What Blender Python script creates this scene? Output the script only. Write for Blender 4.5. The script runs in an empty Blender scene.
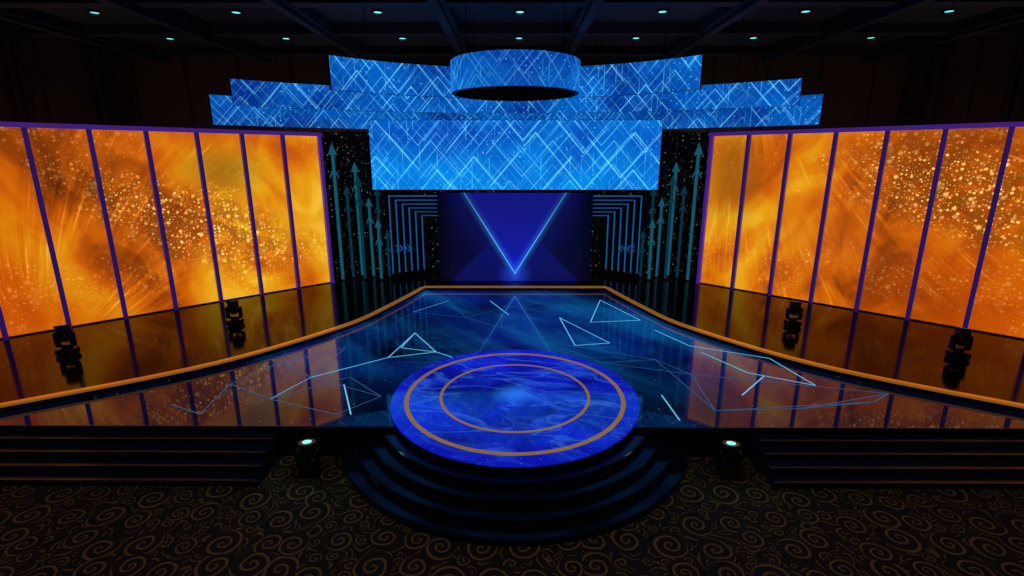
import bpy, bmesh, math, random
from mathutils import Vector, Matrix
random.seed(7)
sc = bpy.context.scene
sc.view_settings.view_transform = 'Standard'
sc.view_settings.look = 'None'
COL = sc.collection

# ------------------------------------------------------------ node helpers
class S:
    def __init__(s, g, k): s.g, s.k = g, k
    def __add__(a, b): return a.g.m('ADD', a, b)
    def __radd__(a, b): return a.g.m('ADD', b, a)
    def __sub__(a, b): return a.g.m('SUBTRACT', a, b)
    def __rsub__(a, b): return a.g.m('SUBTRACT', b, a)
    def __mul__(a, b): return a.g.m('MULTIPLY', a, b)
    def __rmul__(a, b): return a.g.m('MULTIPLY', b, a)
    def __truediv__(a, b): return a.g.m('DIVIDE', a, b)

class G:
    def __init__(s, name):
        s.mat = bpy.data.materials.new(name); s.mat.use_nodes = True
        s.nt = s.mat.node_tree; s.nt.nodes.clear()
        s.out = s.nt.nodes.new('ShaderNodeOutputMaterial')
    def n(s, t): return s.nt.nodes.new(t)
    def put(s, sock, v):
        if v is None: return
        if isinstance(v, S): s.nt.links.new(v.k, sock)
        else:
            if isinstance(v, (tuple, list)):
                if len(sock.default_value) == 4 and len(v) == 3: v = (*v, 1)
            sock.default_value = v
    def m(s, op, a, b=None, c=None):
        n = s.n('ShaderNodeMath'); n.operation = op
        for i, v in enumerate((a, b, c)): s.put(n.inputs[i], v)
        return S(s, n.outputs[0])
    def mn(s, a, b): return s.m('MINIMUM', a, b)
    def mx(s, a, b): return s.m('MAXIMUM', a, b)
    def ab(s, a): return s.m('ABSOLUTE', a)
    def fr(s, a): return s.m('FRACT', a)
    def pw(s, a, b): return s.m('POWER', a, b)
    def sm(s, x, a, b, lo=0.0, hi=1.0):
        n = s.n('ShaderNodeMapRange'); n.interpolation_type = 'SMOOTHSTEP'
        s.put(n.inputs['Value'], x); n.inputs['From Min'].default_value = a; n.inputs['From Max'].default_value = b
        n.inputs['To Min'].default_value = lo; n.inputs['To Max'].default_value = hi
        return S(s, n.outputs['Result'])
    def uv(s):
        n = s.n('ShaderNodeUVMap'); n.uv_map = 'UVMap'
        q = s.n('ShaderNodeSeparateXYZ'); s.nt.links.new(n.outputs[0], q.inputs[0])
        return S(s, q.outputs[0]), S(s, q.outputs[1])
    def obj(s):
        n = s.n('ShaderNodeTexCoord')
        q = s.n('ShaderNodeSeparateXYZ'); s.nt.links.new(n.outputs['Object'], q.inputs[0])
        return [S(s, q.outputs[i]) for i in range(3)]
    def vec(s, x=0.0, y=0.0, z=0.0):
        n = s.n('ShaderNodeCombineXYZ')
        for i, v in enumerate((x, y, z)): s.put(n.inputs[i], v)
        return S(s, n.outputs[0])
    def noise(s, v, scale=1.0, detail=3.0, rough=.5, dist=0.0):
        n = s.n('ShaderNodeTexNoise'); s.put(n.inputs['Vector'], v)
        n.inputs['Scale'].default_value = scale; n.inputs['Detail'].default_value = detail
        n.inputs['Roughness'].default_value = rough; n.inputs['Distortion'].default_value = dist
        return S(s, n.outputs['Fac'])
    def vor(s, v, scale=1.0, rnd=1.0, feature='F1', dim='2D'):
        n = s.n('ShaderNodeTexVoronoi'); n.voronoi_dimensions = dim; n.feature = feature
        s.put(n.inputs['Vector'], v); n.inputs['Scale'].default_value = scale
        n.inputs['Randomness'].default_value = rnd
        q = s.n('ShaderNodeSeparateColor'); s.nt.links.new(n.outputs['Color'], q.inputs[0])
        p = s.n('ShaderNodeSeparateXYZ'); s.nt.links.new(n.outputs['Position'], p.inputs[0])
        return (S(s, n.outputs['Distance']), [S(s, q.outputs[i]) for i in range(3)], [S(s, p.outputs[i]) for i in range(3)])
    def mix(s, f, a, b, bt='MIX'):
        n = s.n('ShaderNodeMix'); n.data_type = 'RGBA'; n.blend_type = bt
        s.put(n.inputs[0], f); s.put(n.inputs[6], a); s.put(n.inputs[7], b)
        return S(s, n.outputs[2])
    def add(s, a, b, f=1.0): return s.mix(f, a, b, 'ADD')
    def scl(s, c, f):
        n = s.n('ShaderNodeVectorMath'); n.operation = 'SCALE'
        s.put(n.inputs[0], c); s.put(n.inputs['Scale'], f)
        return S(s, n.outputs[0])
    def ramp(s, f, stops):
        n = s.n('ShaderNodeValToRGB'); s.put(n.inputs[0], f)
        e = n.color_ramp.elements
        while len(e) < len(stops): e.new(.5)
        for i, (p, c) in enumerate(stops):
            e[i].position = p; e[i].color = (*c, 1)
        return S(s, n.outputs[0])
    def pbr(s, base=(0, 0, 0), rough=.4, metal=0.0, emit=None, es=0.0, ior=1.5, coat=0.0, bump=None, spec=.5):
        n = s.n('ShaderNodeBsdfPrincipled')
        s.put(n.inputs['Base Color'], base); s.put(n.inputs['Roughness'], rough)
        s.put(n.inputs['Metallic'], metal); n.inputs['IOR'].default_value = ior
        n.inputs['Specular IOR Level'].default_value = spec
        n.inputs['Coat Weight'].default_value = coat; n.inputs['Coat Roughness'].default_value = .03
        if emit is not None:
            s.put(n.inputs['Emission Color'], emit); s.put(n.inputs['Emission Strength'], es)
        if bump is not None:
            b = s.n('ShaderNodeBump'); b.inputs['Strength'].default_value = bump[1]; b.inputs['Distance'].default_value = .02
            s.put(b.inputs['Height'], bump[0]); s.nt.links.new(b.outputs[0], n.inputs['Normal'])
        s.nt.links.new(n.outputs[0], s.out.inputs[0])
        return s.mat

def simple(name, base, rough=.4, metal=0.0, emit=None, es=0.0, ior=1.5, spec=.5):
    g = G(name)
    x, y, z = g.obj()
    nz = g.noise(g.vec(x, y, z), 6.0, 3)
    b = g.mix(nz, tuple(c * .8 for c in base), tuple(c * 1.2 for c in base))
    return g.pbr(b, rough, metal, emit, es, ior, spec=spec)

# ------------------------------------------------------------ mesh helper
class MB:
    def __init__(s): s.v, s.f, s.m, s.uv = [], [], [], []
    def face(s, pts, mi=0, uv=None):
        i = len(s.v); s.v += [tuple(p) for p in pts]
        s.f.append(list(range(i, i + len(pts)))); s.m.append(mi)
        s.uv.append(uv if uv else [(p[0], p[1]) for p in pts])
    def obox(s, o, ax, ay, az, mi=0):
        """box from corner o with edge vectors"""
        o, ax, ay, az = map(Vector, (o, ax, ay, az))
        c = [o, o + ax, o + ax + ay, o + ay, o + az, o + ax + az, o + ax + ay + az, o + ay + az]
        for q in ((3, 2, 1, 0), (4, 5, 6, 7), (0, 1, 5, 4), (1, 2, 6, 5), (2, 3, 7, 6), (3, 0, 4, 7)):
            s.face([c[k] for k in q], mi)
    def box(s, x0, x1, y0, y1, z0, z1, mi=0):
        s.obox((x0, y0, z0), (x1 - x0, 0, 0), (0, y1 - y0, 0), (0, 0, z1 - z0), mi)
    def lathe(s, prof, c, seg=64, a0=0, a1=2 * math.pi, mis=None):
        for j in range(seg):
            t0 = a0 + (a1 - a0) * j / seg; t1 = a0 + (a1 - a0) * (j + 1) / seg
            for i in range(len(prof) - 1):
                (r0, z0), (r1, z1) = prof[i], prof[i + 1]
                P = lambda r, t, z: (c[0] + r * math.cos(t), c[1] + r * math.sin(t), c[2] + z)
                mi = mis[i] if mis else 0
                if r0 < 1e-6: s.face([P(0, t0, z0), P(r1, t0, z1), P(r1, t1, z1)], mi)
                elif r1 < 1e-6: s.face([P(r0, t0, z0), P(0, t0, z1), P(r0, t1, z0)], mi)
                else: s.face([P(r0, t0, z0), P(r1, t0, z1), P(r1, t1, z1), P(r0, t1, z0)], mi)
    def tube(s, a, b, r, seg=8, mi=0):
        a, b = Vector(a), Vector(b); d = (b - a).normalized()
        u = d.orthogonal().normalized(); w = d.cross(u)
        for j in range(seg):
            p = [u * math.cos(t) * r + w * math.sin(t) * r for t in (2 * math.pi * j / seg, 2 * math.pi * (j + 1) / seg)]
            s.face([a + p[0], a + p[1], b + p[1], b + p[0]], mi)
        s.face([a + u * math.cos(-2 * math.pi * j / seg) * r + w * math.sin(-2 * math.pi * j / seg) * r for j in range(seg)], mi)
        s.face([b + u * math.cos(2 * math.pi * j / seg) * r + w * math.sin(2 * math.pi * j / seg) * r for j in range(seg)], mi)
    def build(s, name, mats, parent=None, merge=True, smooth=False, bevel=0, origin=None, recalc=True):
        me = bpy.data.meshes.new(name)
        o = Vector(origin) if origin else Vector((0, 0, 0))
        me.from_pydata([tuple(Vector(v) - o) for v in s.v], [], s.f)
        for m in mats: me.materials.append(m)
        ul = me.uv_layers.new(name='UVMap')
        for pi, p in enumerate(me.polygons):
            p.material_index = s.m[pi]; p.use_smooth = smooth
            for li, q in zip(p.loop_indices, s.uv[pi]): ul.data[li].uv = q
        if merge:
            bm = bmesh.new(); bm.from_mesh(me)
            bmesh.ops.remove_doubles(bm, verts=bm.verts, dist=1e-4)
            if recalc: bmesh.ops.recalc_face_normals(bm, faces=bm.faces)
            bm.to_mesh(me); bm.free()
        ob = bpy.data.objects.new(name, me); ob.location = o
        COL.objects.link(ob)
        if parent: ob.parent = parent
        if smooth:
            md = ob.modifiers.new('es', 'EDGE_SPLIT'); md.split_angle = math.radians(40)
        return ob

# ------------------------------------------------------------ materials
black_gloss = simple('black_gloss_deck', (.002, .0016, .0014), .10, ior=1.33, spec=.30)
step_mat = simple('dark_navy_step', (.004, .006, .018), .16, ior=1.5)
nose_mat = simple('nosing_highlight', (.012, .025, .07), .2, .4)  # lighter blue puts the edge highlights of the steps into the colour
frame_black = simple('black_frame', (.004, .004, .005), .5)
purple = simple('purple_frame', (.05, .02, .18), .4, 0, (.018, .006, .075), 1.0)  # faint emission paints in the light falling on the fins
purple_top = simple('purple_frame_top', (.08, .03, .28), .4, 0, (.045, .012, .17), 1.0)  # stronger emission paints light onto the top bar and end fin
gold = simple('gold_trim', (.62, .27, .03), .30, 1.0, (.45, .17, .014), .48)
gold_dk = simple('gold_inlay', (.55, .32, .07), .35, .6, (.42, .20, .03), .5)
brass = simple('dark_brass', (.085, .06, .04), .45, .6)
body = simple('moving_head_body', (.006, .007, .008), .35)
def emis(name, c, st):
    g = G(name); x, y, z = g.obj()
    nz = g.noise(g.vec(x, y, z), 3.0, 2)
    return g.pbr((0, 0, 0), .4, 0, g.mix(nz, tuple(k * .8 for k in c), tuple(min(1, k * 1.2) for k in c)), st)
lens_mat = emis('lens_glow', (.22, .85, .80), 1.3)
lens_dim = emis('lens_dim', (.05, .4, .45), .6)
lamp_mat = emis('downlight_glow', (.10, .62, .72), 1.8)
teal = emis('teal_arrow_glow', (.006, .085, .125), 1.0)
teal_dim = emis('teal_arrow_dim', (.002, .030, .050), 1.0)
portal_glow = emis('portal_glow', (.006, .10, .32), 1.0)
plex = emis('plexus_line', (.12, .55, .95), 1.05)
plex_dim = emis('plexus_line_dim', (.012, .12, .30), .8)

# carpet
g = G('scroll_carpet'); x, y, z = g.obj()
wx = x + (g.noise(g.vec(x, y, 3.0), 2.2, 1.0) - .5) * .10
wy = y + (g.noise(g.vec(x, y, 8.0), 2.2, 1.0) - .5) * .10
def spiral(ox, oy, scale, k, rmax, w):
    d, c, pos = g.vor(g.vec(wx + ox, wy + oy, 0.0), scale, .55)
    dx = (wx + ox) - pos[0]; dy = (wy + oy) - pos[1]
    r = g.m('SQRT', dx * dx + dy * dy); th = g.m('ARCTAN2', dy, dx) / 6.28318
    sgn = g.m('SIGN', c[1] - .5)
    R_ = rmax * (c[2] * .35 + .65)
    ph = g.fr(g.pw(r / R_, .75) * k + th * sgn + c[0])
    ln = g.sm(g.ab(ph - .5), w, w - .06)
    return ln * g.sm(r - R_, 0.0, -.015), g.sm(r - R_, .03, .0)
a, am = spiral(0, 0, 1.75, 2.3, .30, .16)
b, bm_ = spiral(3.37, 1.71, 3.1, 1.8, .14, .17)
cn, cc, cp = g.vor(g.vec(wx, wy, 0.0), 2.6, .8, 'SMOOTH_F1')
ctr = g.sm(g.ab(g.fr(cn * 5.0) - .5), .13, .07)
pat = g.mx(a, (1.0 - am) * g.mx(b, (1.0 - bm_) * ctr * .8))
fz = g.noise(g.vec(x, y, 0.0), 60.0, 2)
pat = pat * (fz * .6 + .7)
ccol = g.mix(pat, (.008, .007, .009), (.24, .14, .045))
carpet = g.pbr(ccol, .95, bump=(fz, .4))

# room walls
g = G('brown_wall_panels'); x, y, z = g.obj()
px = g.sm(g.ab(g.fr((x + y) / 2.4) - .5), .47, .49)
nz = g.noise(g.vec(x * 3.0, y * 3.0, z * .4), 2.0, 4)
c = g.mix(nz, (.07, .030, .021), (.14, .065, .045)); c = g.mix(px, c, (.015, .008, .007))
wall_mat = g.pbr(c, .6)
ceil_mat = simple('dark_ceiling', (.025, .028, .045), .7)

# amber LED content
def amber(name, side):
    g = G(name); s, z = g.uv()
    t = s / 10.8
    zo = 3.0 if side < 0 else 9.4
    low = g.noise(g.vec(s * .30, z * .30, zo), 1.0, 1, .5, .6)
    mid = g.noise(g.vec(s * .8 + z * .25, z * .50, zo + 5), 1.0, 3, .5, .9)
    if side < 0:
        r_ = g.m('SQRT', (s - 2.0) * (s - 2.0) + (z + 1.5) * (z + 1.5))
        th = g.m('ARCTAN2', z + 1.5, s - 2.0)
        smask = g.sm(g.noise(g.vec(s * .35, z * .45, 12.0), 1.0, 2), .40, .62) * g.sm(s, 10.0, 7.0)
        k1, k2 = 22.0, 70.0
    else:
        r_ = g.m('SQRT', (s - 9.5) * (s - 9.5) + (z - 9.0) * (z - 9.0))
        th = g.m('ARCTAN2', z - 9.0, s - 9.5)
        smask = g.sm(g.noise(g.vec(s * .35, z * .4, 22.0), 1.0, 2), .40, .62)
        k1, k2 = 26.0, 90.0
    stq = g.noise(g.vec(th * k1 + r_ * .6, r_ * .40, 5.0), 1.0, 2, .5, .1)
    stf = g.noise(g.vec(th * k2 + r_ * 1.2, r_ * .45, 2.0), 1.0, 1, .5, .0)
    base = g.sm(low, .34, .66) * .6 + g.sm(mid, .32, .68) * .4
    bias = t * .36 - .10 if side < 0 else t * .30 - .06
    f = base * .60 + .08 + bias + ((stq - .5) * .55 + (stf - .5) * .25) * smask
    col = g.ramp(f, [(0.0, (.10, .016, .001)), (.18, (.28, .045, .001)), (.38, (.60, .115, .002)),
                     (.56, (.74, .225, .003)), (.74, (.82, .37, .008)), (.90, (.90, .52, .035)), (1.0, (1.0, .70, .15))])
    rc = g.sm(s + z * .8, 6.5, 1.5) if side < 0 else g.sm(s + z * .6, 7.0, 2.0)
    col = g.mix(rc * .65, col, (.56, .075, .001))
    fib = g.sm(stf, .60, .74) * g.sm(stq, .42, .62) * smask
    col = g.add(col, g.scl((.55, .33, .05), fib * .7))
    if side < 0: bx, bz = (s - 7.4) * .8, (z - 4.4) * 1.2
    else: bx, bz = (s - 9.9) * 1.0, (z - 4.2) * .6
    bd = g.m('SQRT', bx * bx + bz * bz)
    col = g.mix(g.sm(bd, 1.5, .1) * .7, col, (.24, .09, .004))
    def bok(scale, r, thr, off, a=1.0, b=.45):
        d, c, pos = g.vor(g.vec(s + off, z + off, 0.0), scale, 1.0)
        rad = c[1] * r * .6 + r * .4
        return g.sm(d / rad, a, b) * g.sm(c[0], thr, 1.0)
    if side < 0:
        cx, cz = s - 6.7, z - 2.5 + (s - 7.0) * .38
    else:
        cx, cz = s - 3.4, z - 4.0 + (s - 4.0) * -.25
    dd_ = g.m('SQRT', cx * cx * .10 + cz * cz * .60)
    wob = g.noise(g.vec(s * .9, z * .9, 33.0), 1.0, 3)
    m1 = g.sm(dd_ + (wob - .5) * 1.6, 1.35, .2)
    m2 = g.sm(g.noise(g.vec(s * .45, z * .45, 40.0), 1.0, 2), .46, .68)
    mk = g.mn(m1 * 1.0 + m2 * .18, 1.0)
    B = bok(3.4, .33, .35, 0, 1.0, .25) * .9 + bok(8.0, .42, .35, 5.1) * 1.1 + bok(1.6, .32, .6, 2.2, 1.0, .2) * .28 + bok(14.0, .4, .5, 8.0) * .7
    grain = g.noise(g.vec(s * 2.6, z * 2.6, 7.0), 1.0, 3)
    col = g.mix(m1 * g.sm(grain, .38, .56) * .75, col, (.26, .065, .003))
    col = g.add(col, g.scl((1.0, .62, .15), B * mk))
    return g.pbr((.01, .01, .01), .35, 0, col, 1.0)
amber_l = amber('amber_bokeh_screen', -1); amber_r = amber('amber_streak_screen', 1)

# blue line screens : sparse diamond lattice with sparkles
def blueled(name, lo, hi, lines, seed, spc=1.0, zg=None):
    g = G(name); s, z = g.uv()
    nz = g.noise(g.vec(s * .35, z * .5, seed), 1.0, 3, .5, .3)
    f = g.sm(nz, .32, .68)
    if zg: f = g.mn(f * .6 + g.sm(z, zg[1], zg[0]) * .55, 1.0)
    col = g.mix(f, lo, hi)
    L = None
    for i, (P, per, sg, w, amp) in enumerate([(3.4, 1.25, 1, .012, 1.0), (3.4, 1.25, -1, .012, 1.0), (2.1, .80, 1, .014, .6), (2.1, .80, -1, .014, .6), (2.9, .42, 1, .02, .22), (2.9, .42, -1, .02, .22)]):
        P *= spc; per *= spc
        tri = g.ab(g.fr((s + i * .43 + seed) / P) - .5) * (P * 1.15 * sg)
        q = (z + tri) / per + seed * .3 + i * .2
        dd = g.ab(g.fr(q) - .5)
        cell = g.fr(g.m('SINE', g.m('FLOOR', q) * 12.9898 + g.m('FLOOR', (s + i * .43 + seed) / P) * 78.2) * 437.5)
        amt = g.noise(g.vec(s * .5, z * .7, seed + i * 3.0), 1.0, 1)
        l = (g.sm(dd, w * 1.5, w * .5) + g.sm(dd, w * 6, 0.0) * .22) * g.sm(amt, .32, .50) * g.sm(cell, .05, .7) * amp
        L = l if L is None else L + l
    q = s * 5.0
    vr = g.noise(g.vec(g.m('FLOOR', q) * 3.7, z * .8, seed), 1.0, 1)
    V = g.sm(g.ab(g.fr(q) - .5), .08, .02) * g.sm(vr, .52, .72) * .55
    d, c, pos = g.vor(g.vec(s, z, 0.0), 5.5)
    spn = g.sm(g.noise(g.vec(s * .6, z * .9, seed + 30), 1.0, 2), .42, .62)
    sp = g.sm(d, .17, .02) * g.sm(c[0], .45, .9) * spn * 1.3
    tot = (L + V + sp) * lines
    col = g.add(col, g.scl((.13, .60, .72), tot))
    return g.pbr((.01, .01, .01), .4, 0, col, 1.0)
banner_mat = blueled('blue_banner_graphic', (.0, .055, .46), (.0, .26, .84), .95, 1.0, 1.0, (4.5, 6.6))
arc_mat = blueled('blue_arc_graphic', (.0, .03, .28), (.0, .12, .56), .9, 5.0, .8)
arc_mat2 = blueled('blue_arc_graphic_dim', (.0, .025, .24), (.0, .10, .48), .7, 9.0, .7)
ring_mat = blueled('blue_ring_graphic', (.0, .04, .34), (.0, .14, .58), .6, 13.0, .7)

# triangle screen
g = G('triangle_graphic'); s, z = g.uv()
ax = g.ab(s)
f = ax - (z - .32) / 1.62
ins = g.sm(f, .02, -.02)
col = g.mix(g.sm(f, 1.6, 0.0), (.0015, .0015, .026), (.003, .004, .080))
f2 = ax - (2.6 - z) / 1.0
col = g.mix(g.sm(f2, .02, -.02) * .5, col, (.004, .007, .16))
col = g.mix(ins, col, g.mix(g.sm(z, 0.3, 3.4), (.005, .010, .45), (.006, .006, .16)))
f3 = ax - (z - 1.1) / 1.3
col = g.mix(g.sm(f3, .02, -.02) * .45, col, (.006, .010, .26))
ln = g.sm(g.ab(f), .035, .012); halo = g.sm(g.ab(f), .30, 0.0) * .12
fade = g.sm(z, 3.6, 1.2) * .5 + .5
col = g.add(col, g.scl((.07, .42, .95), (ln * .9 + halo) * fade))
apx = g.m('SQRT', s * s + (z - .25) * (z - .25))
col = g.add(col, g.scl((.01, .05, .55), g.sm(apx, .8, 0.0) * .6))
col = g.scl(col, g.sm(ax, 3.05, 2.2) * .7 + .3)
tri_mat = g.pbr((.01, .01, .01), .35, 0, col, 1.0)

# starry backdrop
g = G('starry_backdrop'); x, y, z = g.obj()
d, c, pos = g.vor(g.vec(x, z, 0.0), 4.5)
st = g.sm(d, .13, .03) * g.sm(c[0], .6, 1.0)
d2, c2, pos2 = g.vor(g.vec(x + 7, z, 0.0), 9.0)
st = st + g.sm(d2, .16, .05) * g.sm(c2[0], .75, 1.0) * .6
star = g.pbr((.002, .003, .006), .3, 0, g.scl(g.mix(c[1], (.5, .35, .12), (.2, .5, .5)), st * .7), 1.0)

# LED stage floor
g = G('blue_led_stage_floor'); x, y, z = g.obj()
n1 = g.noise(g.vec(x * .28, y * .30, 2.0), 1.0, 3, .5, .5)
n2 = g.noise(g.vec(x * .55 + y * .35, y * .22, 7.0), 1.0, 4, .55, .6)
edge = g.sm(g.ab(x), 8.0, 3.2)
far = g.sm(y, 9.3, 13.0)
amt = g.sm(n1, .30, .68) * .75 + g.sm(n2, .42, .70) * .55
amt = amt * (edge * .9 + .1) * (far * .85 + .10)
col = g.mix(g.sm(n2, .35, .65), (.001, .020, .25), (.002, .075, .26))
col = g.scl(col, amt * .85 + .02)
sd, sc_, sp_ = g.vor(g.vec(x, y, 0.0), 3.0)
col = g.add(col, g.scl((.05, .22, .38), g.sm(sd, .06, .01) * g.sm(sc_[0], .6, .9)))
floor_led = g.pbr((.001, .002, .006), .035, 0, col, 1.0, ior=1.55)

# dais top
g = G('blue_dais_screen'); x, y, z = g.obj()
r = g.m('SQRT', x * x + y * y)
n1 = g.noise(g.vec(x * .6, y * .7, 4.0), 1.0, 2, .5, .6)
n2 = g.noise(g.vec(x * .40 - y * .3, y * 1.5 + x * .5, 9.0), 1.0, 5, .6, .8)
n3 = g.noise(g.vec(x * .55 + y * .2, y * 1.1, 15.0), 1.0, 3, .55, .8)
col = g.mix(g.sm(n1, .30, .68), (.002, .003, .16), (.004, .012, .56))
veil = g.sm(g.ab(n3 - .5), .04, .0)
col = g.mix(veil * .25, col, (.06, .25, .95))
col = g.mix(g.sm(n2, .50, .78) * .55, col, (.03, .15, .90))
col = g.mix(g.sm(r, .6, 0.0) * .55, col, (.03, .26, 1.0))
col = g.mix(g.sm(r, 2.34, 2.38) * .7, col, (.004, .008, .48))
dsd, dsc, dsp = g.vor(g.vec(x, y, 0.0), 9.0)
col = g.add(col, g.scl((.12, .35, .8), g.sm(dsd, .12, .02) * g.sm(dsc[0], .8, .98) * .8))
dais_led = g.pbr((.003, .004, .012), .06, 0, col, .95, ior=1.45)

# ------------------------------------------------------------ room
RX, YB, YF, ZC = 17.6, 24.6, -8.0, 10.3
m = MB(); m.box(-RX, RX, YF, YB, -.1, 0); m.build('floor', [carpet])
m = MB(); m.box(-RX, RX, YB, YB + .2, 0, ZC); m.build('wall_back', [wall_mat])
m = MB(); m.box(-RX - .2, -RX, YF, YB, 0, ZC); m.build('wall_left', [wall_mat])
m = MB(); m.box(RX, RX + .2, YF, YB, 0, ZC); m.build('wall_right', [wall_mat])
m = MB(); m.box(-RX, RX, YF - .2, YF, 0, ZC); m.build('wall_front', [wall_mat])
m = MB(); m.box(-RX, RX, YF, YB, ZC, ZC + .2)
for i in range(-4, 4):
    xb = 2.25 + 4.5 * i
    m.box(xb - .25, xb + .25, YF, YB, ZC - .35, ZC)
    m.box(xb - .12, xb + .12, YF, YB, ZC - .5, ZC - .35)
yy = YB - .9
while yy > YF:
    m.box(-RX, RX, yy - .25, yy + .25, ZC - .32, ZC); yy -= 3.7
m.build('ceiling', [ceil_mat], merge=False)
m = MB()
for ry in (21.8, 18.1, 14.4, 10.7, 7.0, 3.3):
    for i in range(-3, 4):
        cx = 4.62 * i + .15
        m.lathe([(0, -.05), (.13, -.05), (.13, -.06), (.20, -.07), (.20, 0)], (cx, ry, ZC), 16, mis=[1, 0, 0, 0])
m.build('ceiling_downlights', [frame_black, lamp_mat])
def column(x, y, n):
    m = MB()
    for i in range(n):
        m.tube((x, y + i * .34, 0), (x, y + i * .34, ZC - .5), .12, 12)
    m.box(x - .18, x + .18, y - .25, y + .34 * (n - 1) + .25, 0, .4, 0)
    m.box(x - .18, x + .18, y - .25, y + .34 * (n - 1) + .25, ZC - .55, ZC, 0)
    m.build('brass_wall_column', [brass], origin=(x, y, 0))
for sx in (-1, 1):
    column(sx * (RX - .25), 18.6, 2); column(sx * (RX - .25), 22.4, 1)
    column(sx * (RX - .25), 13.5, 2)

# ------------------------------------------------------------ stage
ZS, ZD, YS = .65, .80, 8.75
m = MB()
m.box(-16, 16, YS, 22.3, 0, ZS, 1)
m.m[1] = 0
st = m.build('stage_platform', [floor_led, black_gloss])
m = MB(); m.box(-16, 16, YS - .02, YS, ZS - .05, ZS + .002); m.build('edge_strip', [nose_mat], parent=st)
ctrl = [(-3.5, 19.05), (-4.2, 16.6), (-5.08, 14.35), (-7.3, 11.45), (-10.4, 9.25), (-11.3, 8.76)]
def cr(P, n=8):
    out = []
    for i in range(len(P) - 1):
        p0 = P[max(i - 1, 0)]; p1 = P[i]; p2 = P[i + 1]; p3 = P[min(i + 2, len(P) - 1)]
        for k in range(n):
            t = k / n
            out.append(tuple(.5 * ((2 * p1[j]) + (-p0[j] + p2[j]) * t + (2 * p0[j] - 5 * p1[j] + 4 * p2[j] - p3[j]) * t * t + (-p0[j] + 3 * p1[j] - 3 * p2[j] + p3[j]) * t ** 3) for j in range(2)))
    out.append(P[-1]); return out
cl = cr(ctrl)
left = cl[::-1]
inner = left + [(-x, y) for x, y in cl]
outer = []
for (x, y) in left: outer.append((-16, 8.76 + (y - 8.76) * 1.3))
outer += [(-a_, b_) for a_, b_ in outer[::-1]]
outer[len(left) - 1] = (-16, 22.3); outer[len(left)] = (16, 22.3)
m = MB()
for i in range(len(inner) - 1):
    a0, a1, b1, b0 = inner[i], inner[i + 1], outer[i + 1], outer[i]
    m.face([(*a0, ZD), (*a1, ZD), (*b1, ZD), (*b0, ZD)])
    m.face([(*a0, ZS), (*a1, ZS), (*a1, ZD), (*a0, ZD)])
    m.face([(*b0, ZS), (*b1, ZS), (*b1, ZD), (*b0, ZD)])
for i in (0, -1): m.face([(*inner[i], ZS), (*inner[i], ZD), (*outer[i], ZD), (*outer[i], ZS)])
m.build('stage_side_deck', [black_gloss])
def strip(m, pts, w, z0, z1, mi=0, off=0.0):
    L = []; R = []
    for i, p in enumerate(pts):
        a_ = Vector(pts[max(i - 1, 0)]); b_ = Vector(pts[min(i + 1, len(pts) - 1)])
        d = (b_ - a_).normalized(); n_ = Vector((-d.y, d.x))
        L.append(Vector(p) + n_ * off); R.append(Vector(p) + n_ * (off + w))
    for i in range(len(pts) - 1):
        m.face([(*L[i], z1), (*L[i + 1], z1), (*R[i + 1], z1), (*R[i], z1)], mi)
        m.face([(*L[i], z0), (*L[i + 1], z0), (*L[i + 1], z1), (*L[i], z1)], mi)
        m.face([(*R[i], z0), (*R[i + 1], z0), (*R[i + 1], z1), (*R[i], z1)], mi)
m = MB()
strip(m, inner, .13, ZD, ZD + .012, 0, 0.0)
strip(m, inner, -.012, ZD - .04, ZD + .012, 0, 0.0)
m.build('gold_stage_trim', [gold])

# plexus lines on the LED floor
m = MB()
def seg(a, b, w=.03, mi=0):
    a, b = Vector(a), Vector(b); d = (b - a).normalized(); n_ = Vector((-d.y, d.x)) * w / 2
    z = ZS + .004
    m.face([(*(a - n_), z), (*(b - n_), z), (*(b + n_), z), (*(a + n_), z)], mi)
bright = [((-2.95, 14.1), (-3.28, 12.2)), ((-3.28, 12.2), (-2.1, 12.6)), ((-2.95, 14.1), (-3.1, 12.9)), ((-2.1, 12.6), (-1.4, 12.06)),
    ((-3.1, 12.9), (-2.1, 12.6)), ((-3.28, 12.2), (-4.8, 10.97)), ((-2.95, 14.1), (-2.1, 12.6)),
    ((1.45, 15.6), (1.66, 13.1)), ((1.66, 13.1), (2.65, 13.3)), ((2.65, 13.3), (1.45, 15.6)), ((3.1, 17.7), (2.38, 15.15)),
    ((3.1, 17.7), (4.0, 15.36)), ((2.38, 15.15), (4.0, 15.36)), ((4.8, 13.1), (6.57, 12.2)), ((4.2, 14.4), (4.8, 13.1)), ((4.96, 12.6), (5.6, 11.3)),
    ((5.6, 11.3), (6.83, 10.6)), ((6.57, 12.2), (6.83, 10.6)), ((3.2, 10.1), (3.25, 9.0)), ((5.9, 11.1), (4.95, 10.1)), ((-.9, 17.6), (-.2, 15.9)),
    ((-3.4, 16.2), (-2.4, 17.6)), ((-5.24, 9.86), (-4.8, 10.97)), ((-3.9, 10.6), (-3.3, 9.2))]
for a_, b_ in bright: seg(a_, b_, .028, 0)
nodes = [(-6.35, 9.2), (-6.5, 10.6), (-5.24, 9.86), (-4.8, 10.97), (-7.2, 9.6), (-5.9, 11.9), (-4.6, 12.9), (-3.9, 11.0), (-2.9, 10.0), (-3.6, 9.2),
         (-3.4, 16.2), (-2.4, 17.6), (-1.6, 15.6), (-.5, 16.6), (-.4, 14.6), (.7, 17.2), (.9, 13.4), (2.2, 11.9), (3.6, 12.1), (4.2, 11.2), (4.1, 9.4), (5.9, 9.5), (7.6, 9.8), (8.2, 10.2)]
done = set()
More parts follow.
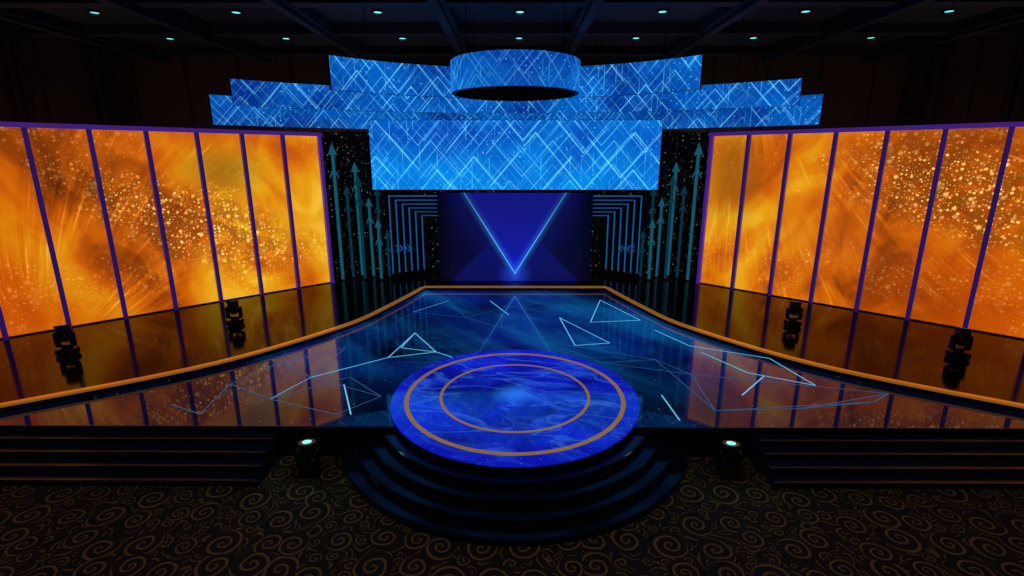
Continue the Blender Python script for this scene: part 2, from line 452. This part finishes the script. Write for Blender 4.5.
for i, a_ in enumerate(nodes):
    ds = sorted(nodes, key=lambda q: (q[0] - a_[0]) ** 2 + (q[1] - a_[1]) ** 2)
    for b_ in ds[1:4]:
        key = tuple(sorted((a_, b_)))
        if key in done or random.random() < .25: continue
        done.add(key); seg(a_, b_, .02, 1)
m.build('plexus_graphic_lines', [plex, plex_dim], parent=st, merge=False)

# stairs
def stairs(sx):
    m = MB()
    x0, x1 = (4.6, 16) if sx > 0 else (-16, -4.6)
    for i in range(4):
        z1 = ZS - .13 * (i + 1); y1 = YS - .24 * i; y0 = YS - .24 * (i + 1)
        m.box(x0, x1, y0, y1 - .021 if i == 0 else y1, 0, z1 - .03, 0)
        m.box(x0, x1, y0 - .02, y1 - .021 if i == 0 else y1, z1 - .03, z1, 1)
    xe = x0 if sx > 0 else x1
    m.box(xe - .04, xe + .04, YS - 1.0, YS - .03, 0, .12, 0)
    m.build('stage_stairs', [step_mat, nose_mat], merge=False, origin=(xe, YS - .5, 0))
stairs(-1); stairs(1)

# round dais with steps
cy = 10.0
m = MB()
prof = [(0, .72), (1.55, .72), (1.55, .727), (1.61, .727), (1.61, .72), (2.25, .72), (2.25, .727), (2.34, .727), (2.34, .72), (2.62, .72), (2.62, .68), (2.62, .60), (2.55, .56)]
mis = [0, 1, 1, 1, 0, 1, 1, 1, 0, 0, 2, 2]
for r_, z_ in ((2.86, .56), (3.12, .42), (3.38, .28), (3.64, .14)):
    prof += [(r_ - .02, z_), (r_, z_ - .03), (r_ - .015, z_ - .04), (r_ - .015, max(z_ - .14, 0))]
    mis += [2, 3, 3, 2]
m.lathe(prof, (0, cy, 0), 128, mis=mis)
m.build('round_dais', [dais_led, gold_dk, step_mat, nose_mat], origin=(0, cy, 0), smooth=True)

# ------------------------------------------------------------ amber LED walls
d = Vector((.716, .698, 0)).normalized()
Lp = 1.345; NP = 8
def amber_wall(sx, mat):
    e = Vector((-7.4 * 1.0, 19.74, 0))
    nrm = Vector((d.y, -d.x, 0))
    fl = lambda p: Vector((p[0] * (1 if sx < 0 else -1), p[1], p[2]))
    m = MB(); H0, H1 = ZD, 6.55
    total = Lp * NP
    def B(s0, s1, n0, n1, z0, z1, mi):
        o = e - d * (total - s0)
        c = [fl(o + nrm * n0 + Vector((0, 0, z0)))]
        A = fl(d * (s1 - s0)); Bv = fl(nrm * (n1 - n0))
        m.obox(c[0], A, Bv, (0, 0, z1 - z0), mi)
    B(0, total + .1, -.3, -.04, H0, H1, 2)
    B(-.05, total + .1, -.3, .14, H1 - .10, H1 + .03, 3)
    B(0, total, -.04, .02, H0, H0 + .04, 2)
    for i in range(NP + 1):
        B(i * Lp - .06, i * Lp + .06, -.3 if i in (0, NP) else -.04, .16, H0, H1 - .10, 3 if i == NP else 1)
    for i in range(NP):
        s0, s1 = i * Lp + .06, (i + 1) * Lp - .06
        o0 = e - d * (total - s0); o1 = e - d * (total - s1)
        pts = [fl(o0 + Vector((0, 0, H0 + .04))), fl(o1 + Vector((0, 0, H0 + .04))), fl(o1 + Vector((0, 0, H1 - .10))), fl(o0 + Vector((0, 0, H1 - .10)))]
        m.face(pts, 0, [(s0, 0), (s1, 0), (s1, 5.6), (s0, 5.6)])
    m.build('amber_led_wall', [mat, purple, frame_black, purple_top], merge=False, origin=(e.x * (1 if sx < 0 else -1), e.y, ZD))
amber_wall(-1, amber_l); amber_wall(1, amber_r)

# ------------------------------------------------------------ hanging blue screens
def flat_screen(name, x0, x1, y, z0, z1, mat, thick=.15, uvz=0.0, brackets=None):
    m = MB(); m.box(x0, x1, y + .002, y + thick, z0, z1, 1)
    m.face([(x0 + .01, y, z0 + .01), (x1 - .01, y, z0 + .01), (x1 - .01, y, z1 - .01), (x0 + .01, y, z1 - .01)], 0,
           [(x0, z0 - uvz), (x1, z0 - uvz), (x1, z1 - uvz), (x0, z1 - uvz)])
    if brackets:
        for xx in (x0 * .6, x1 * .6):
            for zz in (z0 + .5, z1 - .5): m.tube((xx, y + thick, zz), (xx, brackets, zz), .05, 6, 1)
    return m.build(name, [mat, frame_black], merge=False, origin=((x0 + x1) / 2, y, z0))
def arc_screen(name, hw, yc, ye, z0, z1, mat):
    sag = yc - ye; R = (hw * hw + sag * sag) / (2 * sag); cyy = yc - R
    A = math.asin(hw / R); n = 48; m = MB()
    P = lambda t, r_, z: (r_ * math.sin(t), cyy + r_ * math.cos(t), z)
    for i in range(n):
        t0 = -A + 2 * A * i / n; t1 = -A + 2 * A * (i + 1) / n
        m.face([P(t0, R, z0), P(t1, R, z0), P(t1, R, z1), P(t0, R, z1)], 0, [(R * t0, z0), (R * t1, z0), (R * t1, z1), (R * t0, z1)])
        m.face([P(t0, R + .15, z0), P(t1, R + .15, z0), P(t1, R + .15, z1), P(t0, R + .15, z1)], 1)
        m.face([P(t0, R, z0), P(t1, R, z0), P(t1, R + .15, z0), P(t0, R + .15, z0)], 1)
        m.face([P(t0, R, z1), P(t1, R, z1), P(t1, R + .15, z1), P(t0, R + .15, z1)], 1)
    for t in (-A, A): m.face([P(t, R, z0), P(t, R + .15, z0), P(t, R + .15, z1), P(t, R, z1)], 1)
    for t in (-A * .8, -A * .3, A * .3, A * .8):
        p = P(t, R + .08, z1); m.tube(p, (p[0], p[1], ZC - .02), .012, 6, 1)
    return m.build(name, [mat, frame_black], merge=False, origin=(0, yc, z0))
flat_screen('hanging_led_banner', -5.0, 5.0, 18.0, 4.58, 6.91, banner_mat, brackets=21.6)
arc_screen('curved_led_screen', 5.7, 19.0, 16.7, 7.72, 8.71, arc_mat)
arc_screen('curved_led_screen', 9.25, 20.5, 17.5, 7.34, 8.15, arc_mat)
arc_screen('curved_led_screen', 10.4, 22.0, 18.2, 6.78, 7.75, arc_mat2)
m = MB(); R = 2.0; n = 64; z0, z1 = 7.6, 8.52
P = lambda t, r_, z: (r_ * math.sin(t), 16.9 + r_ * math.cos(t), z)
for i in range(n):
    t0 = 2 * math.pi * i / n; t1 = 2 * math.pi * (i + 1) / n
    m.face([P(t0, R, z0), P(t1, R, z0), P(t1, R, z1), P(t0, R, z1)], 0, [(R * t0, z0), (R * t1, z0), (R * t1, z1), (R * t0, z1)])
    m.face([P(t0, R - .12, z0), P(t1, R - .12, z0), P(t1, R - .12, z1), P(t0, R - .12, z1)], 1)
    m.face([P(t0, R, z0), P(t1, R, z0), P(t1, R - .12, z0), P(t0, R - .12, z0)], 1)
    m.face([P(t0, R, z1), P(t1, R, z1), P(t1, R - .12, z1), P(t0, R - .12, z1)], 1)
for k in range(4):
    p = P(math.pi / 4 + k * math.pi / 2, R - .06, z1); m.tube(p, (p[0], p[1], ZC - .02), .012, 6, 1)
m.build('ring_led_screen', [ring_mat, frame_black], merge=False, origin=(0, 16.9, z0))

# ------------------------------------------------------------ rear of stage
flat_screen('triangle_led_screen', -3.05, 3.05, 20.0, ZD, 4.36, tri_mat, .12, ZD)
m = MB(); m.box(-8.6, 8.6, 21.6, 21.8, ZD, 6.7); m.build('starry_backdrop', [star])
m = MB()
for i in range(6):
    xo = 5.05 - .23 * i; zt = 4.22 - .17 * i; yf = 20.35 + .15 * i
    for sx in (-1, 1):
        xa, xb = sorted((sx * xo, sx * (xo - .23)))
        m.box(xa, xb, yf + .03, yf + .3, ZD, zt, 0)
        xs = sorted((sx * xo, sx * (xo - .04)))
        m.box(xs[0], xs[1], yf, yf + .03, ZD + .25, zt, 1)
    m.box(-xo + .045, xo - .045, yf + .03, yf + .3, zt - .17, zt - .002, 0)
    m.box(-xo + .04, xo - .04, yf, yf + .03, zt - .04, zt, 1)
for sx in (-1, 1):
    for k in range(4):
        cx = sx * (4.75 - .16 * k); zc = 2.1
        for dz in (-1, 1):
            m.obox((cx, 20.3, zc), (sx * .12, 0, .13 * dz), (0, .02, 0), (-sx * .04, 0, 0), 1)
m.build('nested_light_portal', [frame_black, portal_glow], merge=False)
def arrows(sx):
    m = MB()
    spec = [(7.05, 6.2, 20.1, 1.0), (6.75, 4.6, 20.5, .8), (6.48, 5.5, 20.9, .9), (6.2, 5.0, 20.3, .9), (5.95, 4.1, 20.7, .8), (5.7, 4.5, 21.1, .8), (5.5, 3.3, 20.2, .8), (5.25, 2.8, 20.6, .7)]
    for j, (xa, zt, yy, k) in enumerate(spec):
        x_ = sx * xa; w = .055 * k; hw = .17 * k; hh = .42 * k; mi = 0 if j % 2 == 0 else 1
        m.box(x_ - w, x_ + w, yy, yy + .05, ZD + .05, zt - hh, mi)
        f = [(x_ - hw, yy, zt - hh), (x_ + hw, yy, zt - hh), (x_, yy, zt)]
        b = [(p[0], yy + .05, p[2]) for p in f]
        m.face(f, mi); m.face(b[::-1], mi)
        for q in range(3): m.face([f[q], f[(q + 1) % 3], b[(q + 1) % 3], b[q]], mi)
        zc = zt - hh * 2.1
        for s_ in (-1, 1):
            m.obox((x_, yy - .01, zc), (s_ * hw, 0, -hh * .8), (0, .04, 0), (0, 0, -.09), mi)
        m.box(x_ - .14, x_ + .14, yy - .08, yy + .13, ZD, ZD + .05, 2)
    m.build('glowing_arrow_sculpture', [teal, teal_dim, frame_black], merge=False, origin=(sx * 6.2, 20.5, ZD))
arrows(-1); arrows(1)

# ------------------------------------------------------------ moving heads
def moving_head(x, y, z, aim, k=1.0, lens=lens_mat):
    bm = bmesh.new()
    def part(fn, mat4, mi, bev=0):
        b2 = bmesh.new(); fn(b2)
        if bev: bmesh.ops.bevel(b2, geom=b2.edges[:], offset=bev, segments=2, affect='EDGES')
        b2.transform(mat4)
        for f in b2.faces: f.material_index = mi
        me = bpy.data.meshes.new('t'); b2.to_mesh(me); b2.free()
        bm.from_mesh(me); bpy.data.meshes.remove(me)
    cube = lambda sx_, sy_, sz_: (lambda b: (bmesh.ops.create_cube(b, size=1), bmesh.ops.scale(b, vec=(sx_, sy_, sz_), verts=b.verts)))
    cone = lambda r1, r2, dp: (lambda b: bmesh.ops.create_cone(b, cap_ends=True, segments=28, radius1=r1, radius2=r2, depth=dp))
    T = Matrix.Translation
    part(cube(.40, .34, .15), T((0, 0, .095)), 0, .02)
    for sx in (-1, 1):
        for sy in (-1, 1): part(cone(.03, .03, .02), T((sx * .15, sy * .12, .01)), 0)
    part(cone(.12, .11, .05), T((0, 0, .195)), 0)
    part(cube(.44, .16, .07), T((0, 0, .25)), 0, .015)
    for sx in (-1, 1): part(cube(.065, .17, .36), T((sx * .20, 0, .42)), 0, .02)
    a = Matrix.Rotation(aim[1], 4, 'Z') @ Matrix.Rotation(aim[0], 4, 'X')
    H = T((0, 0, .53)) @ a
    part(cone(.12, .165, .2), H @ T((0, 0, .0)), 0)
    part(cone(.165, .165, .12), H @ T((0, 0, .16)), 0)
    part(cone(.08, .12, .08), H @ T((0, 0, -.14)), 0)
    part(cone(.175, .175, .03), H @ T((0, 0, .225)), 0)
    part(cone(.095, .095, .012), H @ T((0, 0, .243)), 1)
    part(cone(.03, .03, .40), T((0, 0, .53)) @ Matrix.Rotation(math.pi / 2, 4, 'Y'), 0)
    me = bpy.data.meshes.new('moving_head_light'); bm.to_mesh(me); bm.free()
    me.materials.append(body); me.materials.append(lens)
    ob = bpy.data.objects.new('moving_head_light', me); ob.location = (x, y, z); ob.scale = (k, k, k)
    COL.objects.link(ob)
moving_head(-3.78, 8.15, 0, (-.15, 0), .85)
moving_head(3.92, 8.15, 0, (-.15, 0), .85)
moving_head(-11.4, 12.0, ZD, (-.3, .6), 1.0, lens_dim)
moving_head(-8.4, 14.4, ZD, (-.3, .6), .95, lens_dim)
moving_head(8.3, 14.4, ZD, (-.3, -.6), .95, lens_dim)
moving_head(11.1, 11.9, ZD, (-.3, -.6), 1.0, lens_dim)

# ------------------------------------------------------------ lights
def area(name, loc, size, sy, power, col, rot=(0, 0, 0)):
    l = bpy.data.lights.new(name, 'AREA'); l.shape = 'RECTANGLE'; l.size = size; l.size_y = sy; l.energy = power; l.color = col
    o = bpy.data.objects.new(name, l); o.location = loc; o.rotation_euler = rot; COL.objects.link(o)
area('front_fill_blue', (0, 2.0, ZC - .6), 12, 4, 35, (.5, .7, 1.0))  # added fill, gives the dark steps some blue light from the front
area('carpet_fill_warm', (0, 4.5, ZC - .6), 22, 3, 150, (1.0, .80, .55))  # added unseen fill over the audience, brings up the carpet pattern
for sx in (-1, 1):
    area('side_wall_fill', (sx * 16.2, 17.5, 3.0), .6, 8, 45, (1.0, .72, .5), (math.radians(180), sx * math.radians(-25), 0))  # added fill hidden behind the amber walls, brightens side walls and ceiling
area('rear_fill', (0, 23.6, 6.2), 22, .5, 35, (.75, .7, .8), (math.radians(180), 0, 0))  # added fill hidden behind the arc screens, no fitting there
area('ceiling_fill', (0, 18.5, 9.0), 14, .8, 7, (.45, .65, 1.0), (math.radians(180), 0, 0))  # added upward fill that only lightens the ceiling
for x_ in (-3.8, 3.9):
    l = bpy.data.lights.new('head_glow', 'POINT'); l.energy = 2.5; l.color = (.4, 1, .95); l.shadow_soft_size = .05
    o = bpy.data.objects.new('head_glow', l); o.location = (x_, 8.1, .85); COL.objects.link(o)
w = bpy.data.worlds.new('world'); sc.world = w; w.use_nodes = True
w.node_tree.nodes['Background'].inputs[0].default_value = (.1, .15, .3, 1)
w.node_tree.nodes['Background'].inputs[1].default_value = .02

# ------------------------------------------------------------ camera
cd = bpy.data.cameras.new('camera'); cam = bpy.data.objects.new('camera', cd); COL.objects.link(cam)
cd.sensor_width = 36; cd.lens = 505 / 1024 * 36; cd.clip_end = 200
cam.location = (0, 0, 5.65)
cam.rotation_euler = (math.radians(90 - 14.4), 0, math.radians(.34))
sc.camera = cam
